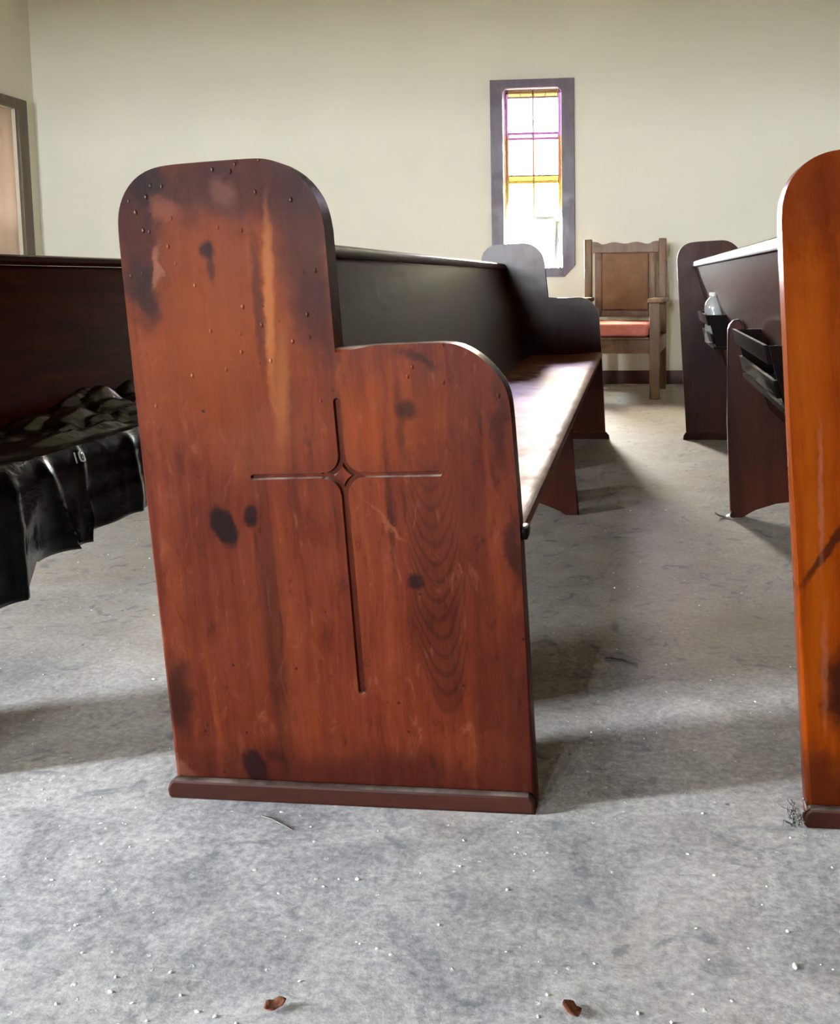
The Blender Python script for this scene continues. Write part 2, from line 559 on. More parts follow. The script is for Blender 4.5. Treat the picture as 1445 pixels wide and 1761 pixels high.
def wall_with_holes(name, axis, p0, p1, a0, a1, z0, z1, holes, mat):
    """Solid wall slab between p0..p1 across its thickness, pierced by rectangular openings."""
    bm = bmesh.new()
    us = sorted({a0, a1, *[h[0] for h in holes], *[h[1] for h in holes]})
    zs = sorted({z0, z1, *[h[2] for h in holes], *[h[3] for h in holes]})
    for i in range(len(us) - 1):
        for j in range(len(zs) - 1):
            cu, cz = (us[i] + us[i + 1]) / 2, (zs[j] + zs[j + 1]) / 2
            if any(h[0] < cu < h[1] and h[2] < cz < h[3] for h in holes):
                continue
            if axis == 'x':
                add_box(bm, us[i], us[i + 1], p0, p1, zs[j], zs[j + 1])
            else:
                add_box(bm, p0, p1, us[i], us[i + 1], zs[j], zs[j + 1])
    bmesh.ops.remove_doubles(bm, verts=bm.verts[:], dist=1e-5)
    seen = {}
    for f in bm.faces[:]:
        seen.setdefault(tuple(round(c, 4) for c in f.calc_center_median()), []).append(f)
    bmesh.ops.delete(bm, geom=[f for g in seen.values() if len(g) > 1 for f in g], context='FACES_ONLY')
    return tag(from_bm(name, bm, mat), kind='structure')


def slab(name, dims, mat):
    bm = bmesh.new()
    add_box(bm, *dims)
    return tag(from_bm(name, bm, mat), kind='structure')


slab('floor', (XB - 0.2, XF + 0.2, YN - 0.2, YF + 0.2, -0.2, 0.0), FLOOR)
slab('ceiling', (XB - 0.2, XF + 0.2, YN - 0.2, YF + 0.2, ZC, ZC + 0.15), CEIL)
wall_with_holes('wall_far', 'x', YF, YF + 0.2, XB, XF, 0, ZC, [FAR_WIN], WALL)
wall_with_holes('wall_near', 'x', YN - 0.2, YN, XB, XF, 0, ZC, FILL_WINS, WALL)
wall_with_holes('wall_back', 'y', XB - 0.2, XB, YN - 0.2, YF + 0.2, 0, ZC, [DOOR, BACK_WIN], WALL)
wall_with_holes('wall_front', 'y', XF, XF + 0.2, YN - 0.2, YF + 0.2, 0, ZC, [], WALL)
bm = bmesh.new()
for q in ((-60, XB - 0.2, -60, 60), (XF + 0.2, 60, -60, 60), (XB - 0.2, XF + 0.2, YF + 0.2, 60), (XB - 0.2, XF + 0.2, -60, YN - 0.2)):
    vs = [bm.verts.new((x, y, -0.18)) for x, y in ((q[0], q[2]), (q[1], q[2]), (q[1], q[3]), (q[0], q[3]))]
    bm.faces.new(vs)
tag(from_bm('ground', bm, GRASS), kind='structure')

# baseboards
tag(box('baseboard_far', (XB, XF, YF - 0.018, YF, 0, 0.096), BASEB, bevel=0.004), kind='structure')
tag(box('baseboard_back', (XB, XB + 0.018, DOOR[1] + 0.12, YF - 0.018, 0, 0.096), BASEB, bevel=0.004), kind='structure')
tag(box('baseboard_front', (XF - 0.018, XF, YN + 0.018, YF - 0.018, 0, 0.096), BASEB, bevel=0.004), kind='structure')
tag(box('baseboard_near', (XB, XF, YN, YN + 0.018, 0, 0.096), BASEB, bevel=0.004), kind='structure')


# ------------------------------------------------------------------ stained-glass window
def glass(name, col, haze=0.12):
    k = NT(name)
    co = k.coord()
    nz = k.noise(co, 9.0, 4.0, 0.6)
    c = k.mix(k.mr(nz, 0.3, 0.7), col, tuple(min(1.0, x * 1.15) for x in col))
    tr = k.n('ShaderNodeBsdfTransparent', ins={0: c})
    tl = k.n('ShaderNodeBsdfTranslucent', ins={0: c})
    gl = k.n('ShaderNodeBsdfGlossy', ins={0: (1, 1, 1, 1), 1: 0.06})
    m1 = k.n('ShaderNodeMixShader', ins={0: haze, 1: tr.outputs[0], 2: tl.outputs[0]})
    m2 = k.n('ShaderNodeMixShader', ins={0: 0.05, 1: m1.outputs[0], 2: gl.outputs[0]})
    k.t.links.new(m2.outputs[0], k.out.inputs[0])
    return k.m


S_ = 1.0 / 400.0    # the sky outside is many times brighter than the exposure, so deep colours pass only a little of it
G_PINK = glass('pink_glass', (2.6 * S_, 1.1 * S_, 2.0 * S_))
G_AMBER = glass('amber_glass', (2.2 * S_, 1.05 * S_, 0.35 * S_))
G_YELLOW = glass('yellow_glass', (2.6 * S_, 1.6 * S_, 0.25 * S_))
B_MAG = glass('magenta_bar_glare', (0.75 * S_, 0.17 * S_, 0.5 * S_))  # glare around the glazing bars put into the strip colours
B_VIO = glass('violet_border_glass', (0.85 * S_, 0.30 * S_, 0.75 * S_))
B_ORANGE = glass('orange_band_and_glare', (0.85 * S_, 0.24 * S_, 0.10 * S_))
B_AMBER = glass('gold_band_and_glare', (1.0 * S_, 0.55 * S_, 0.03 * S_))
B_BROWN = glass('brown_bar_glare', (0.42 * S_, 0.19 * S_, 0.12 * S_))
B_GREY = glass('grey_bar_glare', (0.52 * S_, 0.42 * S_, 0.30 * S_))
B_PALE = glass('straw_border_glass', (1.3 * S_, 1.1 * S_, 0.62 * S_))
G_CLEAR = glass('clear_glass', (0.80, 0.84, 0.84))
G_PV = glass('pale_violet_glass', (0.46, 0.37, 0.50))
G_PP = glass('pale_rose_glass', (0.66, 0.48, 0.38))
G_PY = glass('pale_yellow_glass', (0.70, 0.60, 0.24))
LEAD = plain('leaded_bar', srgb(66, 44, 52), 0.4, 0.2)


def stained_window(name, op, x_w, label):
    x0, x1, z0, z1 = op
    root = tag(empty(name, ((x0 + x1) / 2, YF, z0)), label, None, None, 'structure')
    ox, oz = (x0 + x1) / 2, z0
    yo = 0.0
    W, Hh = (x1 - x0) / 2, z1 - z0

    def bx(nm, a, b, c, d, e, f, mat, bev=0.002, par=root):
        return box(nm, (a, b, c, d, e, f), mat, par, bev)
    fw = 0.088
    out = [(-W - fw, -0.064 + 0.08), (-W - fw + 0.075, -0.064), (W + fw - 0.075, -0.064), (W + fw, -0.064 + 0.08), (W + fw, Hh + 0.058), (-W - fw, Hh + 0.058)]
    ch = 0.028
    inn = [(-W, 0.0), (W, 0.0), (W, Hh - ch), (W - ch, Hh), (-W + ch, Hh), (-W, Hh - ch)]
    # casing with a chamfered opening: outer loop to inner loop
    bmf = bmesh.new()
    y_in, y_out = -0.03, 0.0
    lo = {}
    for key, loop in (('o', out), ('i', inn)):
        for yy in (y_in, y_out):
            lo[key, yy] = [bmf.verts.new((x, yy, z)) for x, z in loop]
    n = 6
    match = [0, 1, 2, 3, 4, 5]
    # orders: outer (6 points from lower left, counter-clockwise), inner rotated to start at lower left
    inn_idx = [5, 0, 1, 2, 3, 4]
    # faces between loops, by corner pairing
    pair = [(0, 0), (1, 0), (2, 1), (3, 1), (4, 2), (4, 3), (5, 4), (5, 5)]
    for yy in (y_in, y_out):
        O, I = lo['o', yy], lo['i', yy]
        for a in range(len(pair)):
            (p, q), (p2, q2) = pair[a], pair[(a + 1) % len(pair)]
            vs = [O[p]]
            if p2 != p:
                vs.append(O[p2])
            vs.append(I[q2])
            if q2 != q:
                vs.append(I[q])
            if len(set(vs)) >= 3:
                bmf.faces.new(vs)
    for key in ('o', 'i'):
        A, B = lo[key, y_in], lo[key, y_out]
        for a in range(6):
            b = (a + 1) % 6
            bmf.faces.new((A[a], A[b], B[b], B[a]))
    from_bm('window_frame', bmf, TRIM, root, 30)
    # glazing: rows from the sill up, each with its own glass; narrow coloured strips between large panes paint the glare on the bars
    yg = 0.050

    def pane(a, b, c, d, mat, nm='pane', yy=yg):
        bmp = bmesh.new()
        vs = [bmp.verts.new(p) for p in ((a, yy, c), (b, yy, c), (b, yy, d), (a, yy, d))]
        bmp.faces.new(vs)
        return from_bm(nm, bmp, mat, root)
    s0, s1 = W - 0.013, W - 0.030          # outer bright strip, coloured band, then the panes
    cb = 0.0055
    LB = 0.0022
    rows = [(0.000, 0.344, G_CLEAR, True), (0.344, 0.366, B_GREY, True), (0.366, 0.600, G_PY, False), (0.600, 0.618, B_AMBER, True),
            (0.618, 0.651, G_YELLOW, False), (0.651, 0.659, B_BROWN, True), (0.659, 0.905, G_PP, False), (0.905, 0.918, B_MAG, True),
            (0.918, 0.945, G_PINK, False), (0.945, 0.958, B_MAG, True), (0.958, 1.194, G_PV, False), (1.194, 1.204, B_BROWN, True)]
    for (c, d, mat, one) in rows:
        if one:
            pane(-s1, s1, c, d, mat)
        else:
            pane(-s1, -cb, c, d, mat)
            pane(cb, s1, c, d, mat)
    for a, b in ((-s1, -s1 / 2 - 0.004), (-s1 / 2 + 0.004, -cb), (cb, s1 / 2 - 0.004), (s1 / 2 + 0.004, s1)):
        pane(a, b, 1.204, Hh, G_AMBER)
    for q in (-s1 / 2, s1 / 2):
        pane(q - 0.004, q + 0.004, 1.204, Hh, B_ORANGE)
    for c, d, mat in ((0.366, 0.60, B_AMBER), (0.618, 0.651, B_AMBER), (0.659, 0.905, B_ORANGE), (0.918, 0.945, B_MAG), (0.958, 1.194, B_GREY), (1.204, Hh, B_ORANGE)):
        pane(-cb, cb, c, d, mat)
    for c, d, mat, mo in ((0.0, 0.36, B_PALE, G_CLEAR), (0.36, 0.62, B_AMBER, G_YELLOW), (0.62, 0.93, B_ORANGE, G_AMBER), (0.93, Hh, B_VIO, G_PINK)):
        for sg in (-1, 1):
            a, b = sorted((sg * s1, sg * s0))
            pane(a, b, c, d, mat)
            a, b = sorted((sg * s0, sg * W))
            pane(a, b, c, d, mo)
    # thin lead cames over the joints
    for x in (-s1, s1, -s0, s0):
        box('lead_came', (x - LB / 2, x + LB / 2, yg - 0.004, yg + 0.004, 0.001, Hh - 0.001), LEAD, root, 0.0)
    for x in (-cb, cb):
        box('lead_came', (x - LB / 2, x + LB / 2, yg - 0.004, yg + 0.004, 0.366, Hh - 0.001), LEAD, root, 0.0)
    for z in (0.344, 0.366, 0.600, 0.618, 0.651, 0.659, 0.905, 0.918, 0.945, 0.958, 1.194, 1.204):
        box('lead_came', (-s1, s1, yg - 0.0045, yg + 0.0045, z - LB / 2, z + LB / 2), LEAD, root, 0.0)
    # inner sash reveal behind the glass
    return root


win1 = stained_window('window_1', FAR_WIN, 0, 'tall narrow stained-glass window glowing white in the far cream wall')
FILM = plain('grey_film', srgb(140, 150, 146), 0.5)
bm = bmesh.new()
_L = [(0.142, 0.335), (0.140, 0.25), (0.144, 0.16), (0.139, 0.07), (0.137, 0.030)]
_R = [(0.186, 0.330), (0.180, 0.25), (0.176, 0.16), (0.172, 0.08), (0.178, 0.034)]
for a, b in zip(_L, _R):
    pass
_va = [bm.verts.new((x, 0.040 + 0.006 * math.sin(i * 2.1), z)) for i, (x, z) in enumerate(_L)]
_vm = [bm.verts.new(((a[0] + b[0]) / 2 + 0.004 * math.sin(i * 1.7), 0.030 + 0.004 * math.cos(i * 3.0), (a[1] + b[1]) / 2)) for i, (a, b) in enumerate(zip(_L, _R))]
_vb = [bm.verts.new((x, 0.042 + 0.006 * math.cos(i * 1.9), z)) for i, (x, z) in enumerate(_R)]
for i in range(4):
    bm.faces.new((_va[i], _va[i + 1], _vm[i + 1], _vm[i]))
    bm.faces.new((_vm[i], _vm[i + 1], _vb[i + 1], _vb[i]))
_o = from_bm('torn_film', bm, FILM, win1, 60)
_m = _o.modifiers.new('thick', 'SOLIDIFY')
_m.thickness = 0.002

# window in the back wall, covered by a pale rosy blind
w3 = tag(empty('window_2', (XB, (BACK_WIN[0] + BACK_WIN[1]) / 2, BACK_WIN[2])), 'window with brown casing and pale pink blind at the left edge', kind='structure')
_hy, _hz = (BACK_WIN[1] - BACK_WIN[0]) / 2, BACK_WIN[3] - BACK_WIN[2]
box('window_casing', (0, 0.03, -_hy - 0.10, -_hy, -0.08, _hz + 0.075), TRIM_BACK, w3, 0.006)
box('window_casing', (0, 0.03, _hy, _hy + 0.105, -0.08, _hz + 0.075), TRIM_BACK, w3, 0.006)
box('window_casing', (0, 0.032, -_hy, _hy, _hz, _hz + 0.075), TRIM_BACK, w3, 0.006)
box('window_sill', (0, 0.06, -_hy - 0.12, _hy + 0.12, -0.11, -0.08), TRIM_BACK, w3, 0.006)
k = NT('rosy_blind_cloth')
_nz = k.noise(k.vmath('MULTIPLY', k.coord(), (1, 12, 1)), 6.0, 3.0)
_c = k.mix(_nz, srgb(246, 222, 206), srgb(250, 230, 216))
_d = k.n('ShaderNodeBsdfDiffuse', ins={0: _c})
_t = k.n('ShaderNodeBsdfTranslucent', ins={0: _c})
_x = k.n('ShaderNodeMixShader', ins={0: 0.03, 1: _d.outputs[0], 2: _t.outputs[0]})
k.t.links.new(_x.outputs[0], k.out.inputs[0])
bm = bmesh.new()
_cols = []
for i in range(41):
    t = i / 40
    y = -_hy + 2 * _hy * t
    _cols.append([bm.verts.new((-0.03 + 0.0025 * math.sin(t * 22), y, z)) for z in (0.0, _hz)])
for A, B in zip(_cols, _cols[1:]):
    bm.faces.new((A[0], B[0], B[1], A[1]))
_o = from_bm('blind', bm, k.m, w3, 180)
_m = _o.modifiers.new('thick', 'SOLIDIFY')
_m.thickness = 0.003

# unseen fill windows added in the near side wall, behind the camera
for i, (x0, x1, z0, z1) in enumerate(FILL_WINS):
    w = tag(empty('window_%d' % (3 + i), ((x0 + x1) / 2, YN, z0)), kind='structure')
    hw, hh = (x1 - x0) / 2, z1 - z0
    box('window_casing', (-hw - 0.09, -hw, 0, 0.03, -0.06, hh + 0.06), TRIM, w)
    box('window_casing', (hw, hw + 0.09, 0, 0.03, -0.06, hh + 0.06), TRIM, w)
    box('window_casing', (-hw, hw, 0, 0.03, hh, hh + 0.06), TRIM, w)
    box('window_sill', (-hw - 0.1, hw + 0.1, 0, 0.05, -0.09, -0.06), TRIM, w)
    box('mullion', (-0.012, 0.012, -0.09, -0.06, 0, hh), TRIM, w)
    box('transom', (-hw, hw, -0.09, -0.06, hh / 2 - 0.012, hh / 2 + 0.012), TRIM, w)

# open entrance in the back wall at the end of the centre aisle
dr = tag(empty('door_1', (XB, (DOOR[0] + DOOR[1]) / 2, 0)), kind='structure')
_dw = (DOOR[1] - DOOR[0]) / 2
box('door_casing', (0, 0.025, -_dw - 0.09, -_dw, 0, DOOR[3] + 0.09), TRIM_BACK, dr)
box('door_casing', (0, 0.025, _dw, _dw + 0.09, 0, DOOR[3] + 0.09), TRIM_BACK, dr)
box('door_casing', (0, 0.025, -_dw, _dw, DOOR[3], DOOR[3] + 0.09), TRIM_BACK, dr)
_leaf = box('door_leaf', (0.035, 0.075, -_dw - 0.98, -_dw - 0.02, 0.01, DOOR[3] - 0.02), TRIM_BACK, dr)
for _z in ((0.2, 0.95), (1.1, 1.95)):
    box('door_panel', (0.075, 0.085, -_dw - 0.85, -_dw - 0.15, _z[0], _z[1]), TRIM_BACK, _leaf)


# ------------------------------------------------------------------ pews
def L(pts):
    return [(x - LX0, z) for x, z in pts]


SEAM = -0.3763


def seam_x(z, s):
    return s - LEAN * z


BACK_EDGE = [(-0.6735, 0.0), (-0.7050, 0.545), (-0.7185, 0.776), (-0.7214, 0.8336), (-0.7175, 0.8576), (-0.7078, 0.879), (-0.6924, 0.8963), (-0.6723, 0.9075), (-0.6467, 0.9130),
             (-0.5837, 0.9165), (-0.5214, 0.9193), (-0.5010, 0.9180), (-0.4790, 0.9105), (-0.4552, 0.8940), (-0.4369, 0.8705), (-0.4282, 0.8480), (-0.4240, 0.8218)]
NOTCH = (seam_x(0.6585, SEAM), 0.6585)
FRONT_EDGE = [(-0.3584, 0.6622), (-0.2676, 0.6652), (-0.2471, 0.6640), (-0.2300, 0.6578), (-0.2108, 0.6456), (-0.1907, 0.6265), (-0.1775, 0.6068), (-0.1708, 0.5830), (-0.1669, 0.5255), (-0.1592, 0.41), (-0.1400, 0.0)]
PT = 0.042    # panel thickness


def chaikin(pts, n=2):
    for _ in range(n):
        q = [pts[0]]
        for a, b in zip(pts, pts[1:]):
            q.append((a[0] * .75 + b[0] * .25, a[1] * .75 + b[1] * .25))
            q.append((a[0] * .25 + b[0] * .75, a[1] * .25 + b[1] * .75))
        q.append(pts[-1])
        pts = q
    return pts


BACK_EDGE = BACK_EDGE[:2] + chaikin(BACK_EDGE[2:])
FRONT_EDGE = FRONT_EDGE[:1] + chaikin(FRONT_EDGE[1:-2]) + FRONT_EDGE[-2:]


def clip(pts, s, keep_right):
    out = []
    n = len(pts)
    f = lambda p: (p[0] + LEAN * p[1] - s) * (1 if keep_right else -1)
    for i in range(n):
        a, b = pts[i], pts[(i + 1) % n]
        fa, fb = f(a), f(b)
        if fa >= -1e-9:
            out.append(a)
        if fa * fb < -1e-14:
            t = fa / (fa - fb)
            out.append((a[0] + (b[0] - a[0]) * t, a[1] + (b[1] - a[1]) * t))
    return out


def seam_edges(pts, seams):
    r = set()
    n = len(pts)
    for i in range(n):
        a, b = pts[i], pts[(i + 1) % n]
        for s in seams:
            if abs(a[0] + LEAN * a[1] - s) < 1e-5 and abs(b[0] + LEAN * b[1] - s) < 1e-5:
                # the upright between notch and rounded top is an outer edge
                if s == SEAM and min(a[1], b[1]) > NOTCH[1] - 1e-4:
                    continue
                r.add(i)
        if abs(a[1]) < 1e-6 and abs(b[1]) < 1e-6:
            r.add(i)
    return r


def cross_cutters():
    """Engraved cross: four arms and four concave corner arcs leaving a small diamond in the middle."""
    cx, cz = -0.4075, 0.4795
    dep = 0.006
    pieces = []
    w, h, R, g = 0.0076, 0.0044, 0.026, 0.0056

    def poly(loop):
        bmc = bmesh.new()
        cxm = sum(p[0] for p in loop) / len(loop)
        a = [bmc.verts.new((x - LX0, dep, z)) for x, z in loop]
        nl = len(loop)
        area = sum(loop[i][0] * loop[(i + 1) % nl][1] - loop[(i + 1) % nl][0] * loop[i][1] for i in range(nl))
        sg = 1 if area > 0 else -1
        wide = []
        for i in range(nl):
            p0, p1, p2 = Vector(loop[i - 1]), Vector(loop[i]), Vector(loop[(i + 1) % nl])
            e1, e2 = (p1 - p0).normalized(), (p2 - p1).normalized()
            nn = Vector((e1.y + e2.y, -e1.x - e2.x))
            nn = nn.normalized() * sg
            wide.append((p1.x + nn.x * 0.0026, p1.y + nn.y * 0.0026))
        b = [bmc.verts.new((x - LX0, -0.003, z)) for x, z in wide]
        bmc.faces.new(a)
        bmc.faces.new(b[::-1])
        for i in range(len(loop)):
            j = (i + 1) % len(loop)
            bmc.faces.new((a[j], a[i], b[i], b[j]))
        bmesh.ops.recalc_face_normals(bmc, faces=bmc.faces[:])
        me = bpy.data.meshes.new('cutter')
        bmc.to_mesh(me)
        bmc.free()
        pieces.append(link('cutter', me))

    def T(u, v):
        # local cross frame leaning with the boards; the arms drop slightly towards the back
        return (cx + u - LEAN * v, cz + v + 0.030 * u)
    # uprights with rounded ends
    def bar(p, q, wid):
        p, q = Vector(p), Vector(q)
        t = (q - p).normalized()
        nrm = Vector((-t.y, t.x))
        loop = []
        for k2 in range(7):
            a = math.pi / 2 - math.pi * k2 / 6
            d = q + t * (wid / 2 * math.cos(a)) + nrm * (wid / 2 * math.sin(a))
            loop.append(T(d.x, d.y))
        loop.append(T(*(p - nrm * wid / 2)))
        loop.append(T(*(p + nrm * wid / 2)))
        poly(loop)
    bar((0, 0.020), (0, 0.104), w)
    bar((0, -0.020), (0, -0.312), w)
    bar((0.019, 0), (0.137, 0), h)
    bar((-0.019, 0), (-0.131, 0), h)
    for sx in (1, -1):
        for sz in (1, -1):
            ax, az = R + w / 2, R + h / 2
            loop = []
            for k2 in range(11):
                a = math.pi + (math.pi / 2) * k2 / 10
                loop.append((ax + R * math.cos(a), az + R * math.sin(a)))
            for k2 in range(10, -1, -1):
                a = math.pi + (math.pi / 2) * k2 / 10
                loop.append((ax + (R + g) * math.cos(a), az + (R + g) * math.sin(a)))
            poly([T(sx * u, sz * v) for u, v in loop])
    return pieces


TALL = BACK_EDGE + [NOTCH, (SEAM, 0.0)]
LOW = [(SEAM, 0.0), NOTCH] + FRONT_EDGE
WHOLE = BACK_EDGE + [NOTCH] + FRONT_EDGE
BOARDS = [clip(TALL, -0.490, False), clip(TALL, -0.490, True), clip(LOW, -0.222, False), clip(LOW, -0.222, True)]

MID = [(-0.6135, 0.0), (-0.6255, 0.30), (-0.6265, 0.590), (-0.6215, 0.606), (-0.6105, 0.618), (-0.594, 0.622), (-0.5865, 0.615), (-0.5225, 0.410), (-0.5030, 0.342), (-0.470, 0.342), (-0.462, 0.364), (-0.192, 0.372),
       (-0.205, 0.245), (-0.180, 0.0), (-0.222, 0.0), (-0.262, 0.026), (-0.325, 0.050), (-0.40, 0.060), (-0.475, 0.050), (-0.535, 0.026), (-0.577, 0.0)]


def make_pew(world_x, label, boards_mat=None, cross=False, racks=(), panel_mat=None, tints=None, hook=False, long_mat=None):
    long_mat = long_mat or WOOD_Y
    root = tag(empty('church_pew', (world_x + LX0, D0, 0)), label, 'pew', 'varnished wooden church pews')
    y_far = PEW_LEN
    if boards_mat:
        panel = empty('end_panel')
        panel.parent = root
        objs = []
        for bi, pts in enumerate(BOARDS):
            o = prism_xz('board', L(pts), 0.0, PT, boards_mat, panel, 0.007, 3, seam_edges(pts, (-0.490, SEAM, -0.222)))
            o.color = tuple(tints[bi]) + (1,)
            objs.append(o)
        if cross:
            cut = cross_cutters()
            for c in cut:
                c.parent = root
            bpy.context.view_layer.update()
            for o in objs[:3]:
                bool_cut(o, cut)
            for c in cut:
                me = c.data
                bpy.data.objects.remove(c)
                bpy.data.meshes.remove(me)
    else:
        prism_xz('end_panel', L(WHOLE), 0.0, PT, panel_mat or WOOD_Z, root, 0.007, 3)
    prism_xz('end_panel', L(WHOLE), y_far, y_far + PT, WOOD_Z, root, 0.007, 3)
    # foot mouldings
    fp = [(-0.676 - LX0, 0.0), (-0.1405 - LX0, 0.0), (-0.1415 - LX0, 0.020), (-0.150 - LX0, 0.0275), (-0.672 - LX0, 0.0285), (-0.6775 - LX0, 0.024), (-0.6815 - LX0, 0.014), (-0.680 - LX0, 0.004)]
    prism_xz('foot_moulding', fp, -0.016, -0.0002, WOOD_FOOT, root, 0.004, 2)
    fp2 = [(-0.690 - LX0, 0.0), (-0.122 - LX0, 0.0), (-0.124 - LX0, 0.018), (-0.138 - LX0, 0.034), (-0.678 - LX0, 0.034), (-0.688 - LX0, 0.018)]
    prism_xz('foot_moulding', fp2, y_far - 0.012, y_far - 0.0002, WOOD_FOOT, root, 0.004, 2)
    # seat, backrest, cap
    prism_xz('seat', L([(-0.500, 0.374), (-0.492, 0.396), (-0.30, 0.398), (-0.185, 0.409), (-0.166, 0.409), (-0.157, 0.405), (-0.155, 0.397), (-0.158, 0.384), (-0.168, 0.379), (-0.30, 0.370)]),
             PT + 0.0005, y_far - 0.0005, WOOD_SEAT, root, 0.0)
    prism_xz('backrest', L([(-0.4775, 0.345), (-0.4985, 0.345), (-0.641, 0.798), (-0.618, 0.798), (-0.520, 0.48), (-0.4915, 0.398)]), PT + 0.0005, y_far - 0.0005, long_mat, root, 0.002)
    prism_xz('back_cap', L([(-0.654, 0.799), (-0.657, 0.808), (-0.654, 0.820), (-0.645, 0.825), (-0.615, 0.825), (-0.606, 0.820), (-0.603, 0.808), (-0.606, 0.799)]),
             PT + 0.0005, y_far - 0.0005, long_mat, root, 0.0)
    mid_y = 3.11 - D0
    sup = prism_xz('centre_support', L(MID), mid_y - 0.018, mid_y + 0.018, WOOD_Z, root, 0.004, 2)
    if cross:
        box('seat_end_block', (-0.165 - LX0, -0.149 - LX0, 0.010, PT, 0.388, 0.406), WOOD_DARK, root, 0.004)
    if hook:
        bmh = bmesh.new()
        prof = [(-0.6120, 0.020), (-0.6190, 0.006), (-0.630, 0.0022), (-0.644, 0.004), (-0.654, 0.0075), (-0.662, 0.015)]
        prev = None
        for x, z in prof:
            row = [bmh.verts.new((x - LX0, mid_y - 0.019 + dy, z + dz)) for dy in (-0.010, 0.010) for dz in (0, 0.002)]
            if prev:
                for a, b in ((0, 1), (1, 3), (3, 2), (2, 0)):
                    bmh.faces.new((prev[a], prev[b], row[b], row[a]))
            else:
                bmh.faces.new((row[0], row[1], row[3], row[2]))
            prev = row
        bmh.faces.new((prev[0], prev[2], prev[3], prev[1]))
        tag(from_bm('floor_bracket', bmh, STEEL, sup, 50), 'bent metal floor strap')
    for (ya, yb) in racks:
        ya, yb = ya - D0, yb - D0
        xr = lambda z: -0.6205 - (z - 0.75) * 0.36 - 0.0015      # rear face of the backrest
        xo = lambda z: -0.6590 + (0.615 - z) * 0.27               # outer face of the rack
        ends = []
        rk = prism_xz('book_rack', L([(xo(0.500), 0.490), (xr(0.490), 0.490), (xr(0.496), 0.500), (xo(0.500), 0.500)]), ya - 0.16 if ya < 1 else ya, yb, WOOD_DARK, root, 0.001)
        for yy in (ya, yb - 0.012):
            prism_xz('rack_end', L([(xo(0.500) + 0.009, 0.5005), (xr(0.502), 0.5005), (xr(0.615), 0.615), (xo(0.615) + 0.009, 0.615)]), yy, yy + 0.012, WOOD_DARK, rk, 0.001)
        for za, zb in ((0.577, 0.616), (0.510, 0.546)):
            prism_xz('rack_slat', L([(xo(za), za), (xo(za) + 0.0085, za), (xo(zb) + 0.0085, zb), (xo(zb), zb)]), ya, yb, WOOD_DARK, rk, 0.001)
    return root


STEEL = plain('bare_steel', srgb(150, 150, 148), 0.3, 1.0, 0.2)
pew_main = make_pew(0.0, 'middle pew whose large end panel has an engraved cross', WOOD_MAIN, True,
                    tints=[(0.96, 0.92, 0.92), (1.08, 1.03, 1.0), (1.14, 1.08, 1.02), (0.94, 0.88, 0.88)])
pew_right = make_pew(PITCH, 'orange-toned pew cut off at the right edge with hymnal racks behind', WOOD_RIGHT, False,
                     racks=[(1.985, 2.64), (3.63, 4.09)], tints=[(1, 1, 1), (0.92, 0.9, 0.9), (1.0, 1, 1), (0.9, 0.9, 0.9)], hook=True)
pew_left = make_pew(-PITCH, 'dark pew at the left with black plastic sheeting on its seat', long_mat=WOOD_Y_SHADED)
for _o in pew_left.children:
    if _o.name.startswith('end_panel'):
        _o.color = (0.75, 0.70, 0.66, 1)      # shade on the left pew put into the tint

# ------------------------------------------------------------------ black plastic sheet on the left pew
k = NT('black_plastic_film')
_co = k.coord()
_cr = k.noise(_co, 16.0, 6.0, 0.62, 1.2)
_cr2 = k.noise(_co, 60.0, 4.0, 0.6, 0.8)
_dust = k.mix(k.math('MULTIPLY', k.mr(k.noise(_co, 9.0, 5.0, 0.65), 0.45, 0.75), 0.35), srgb(13, 14, 15), srgb(74, 76, 64))
_b = k.bump(_cr, 0.14, 0.02)
_b = k.bump(_cr2, 0.04, 0.006, _b)
_up = k.n('ShaderNodeSeparateXYZ', ins={0: k.n('ShaderNodeNewGeometry').outputs['Normal']}).outputs[2]
_dust = k.mix(k.mr(_up, 0.3, 0.9), srgb(9, 9, 11), _dust)
k.bsdf(Base_Color=_dust, Roughness=0.2, Normal=_b, Specular_IOR_Level=0.3)
PLASTIC = k.m
EDGE_X = -0.155 - PITCH


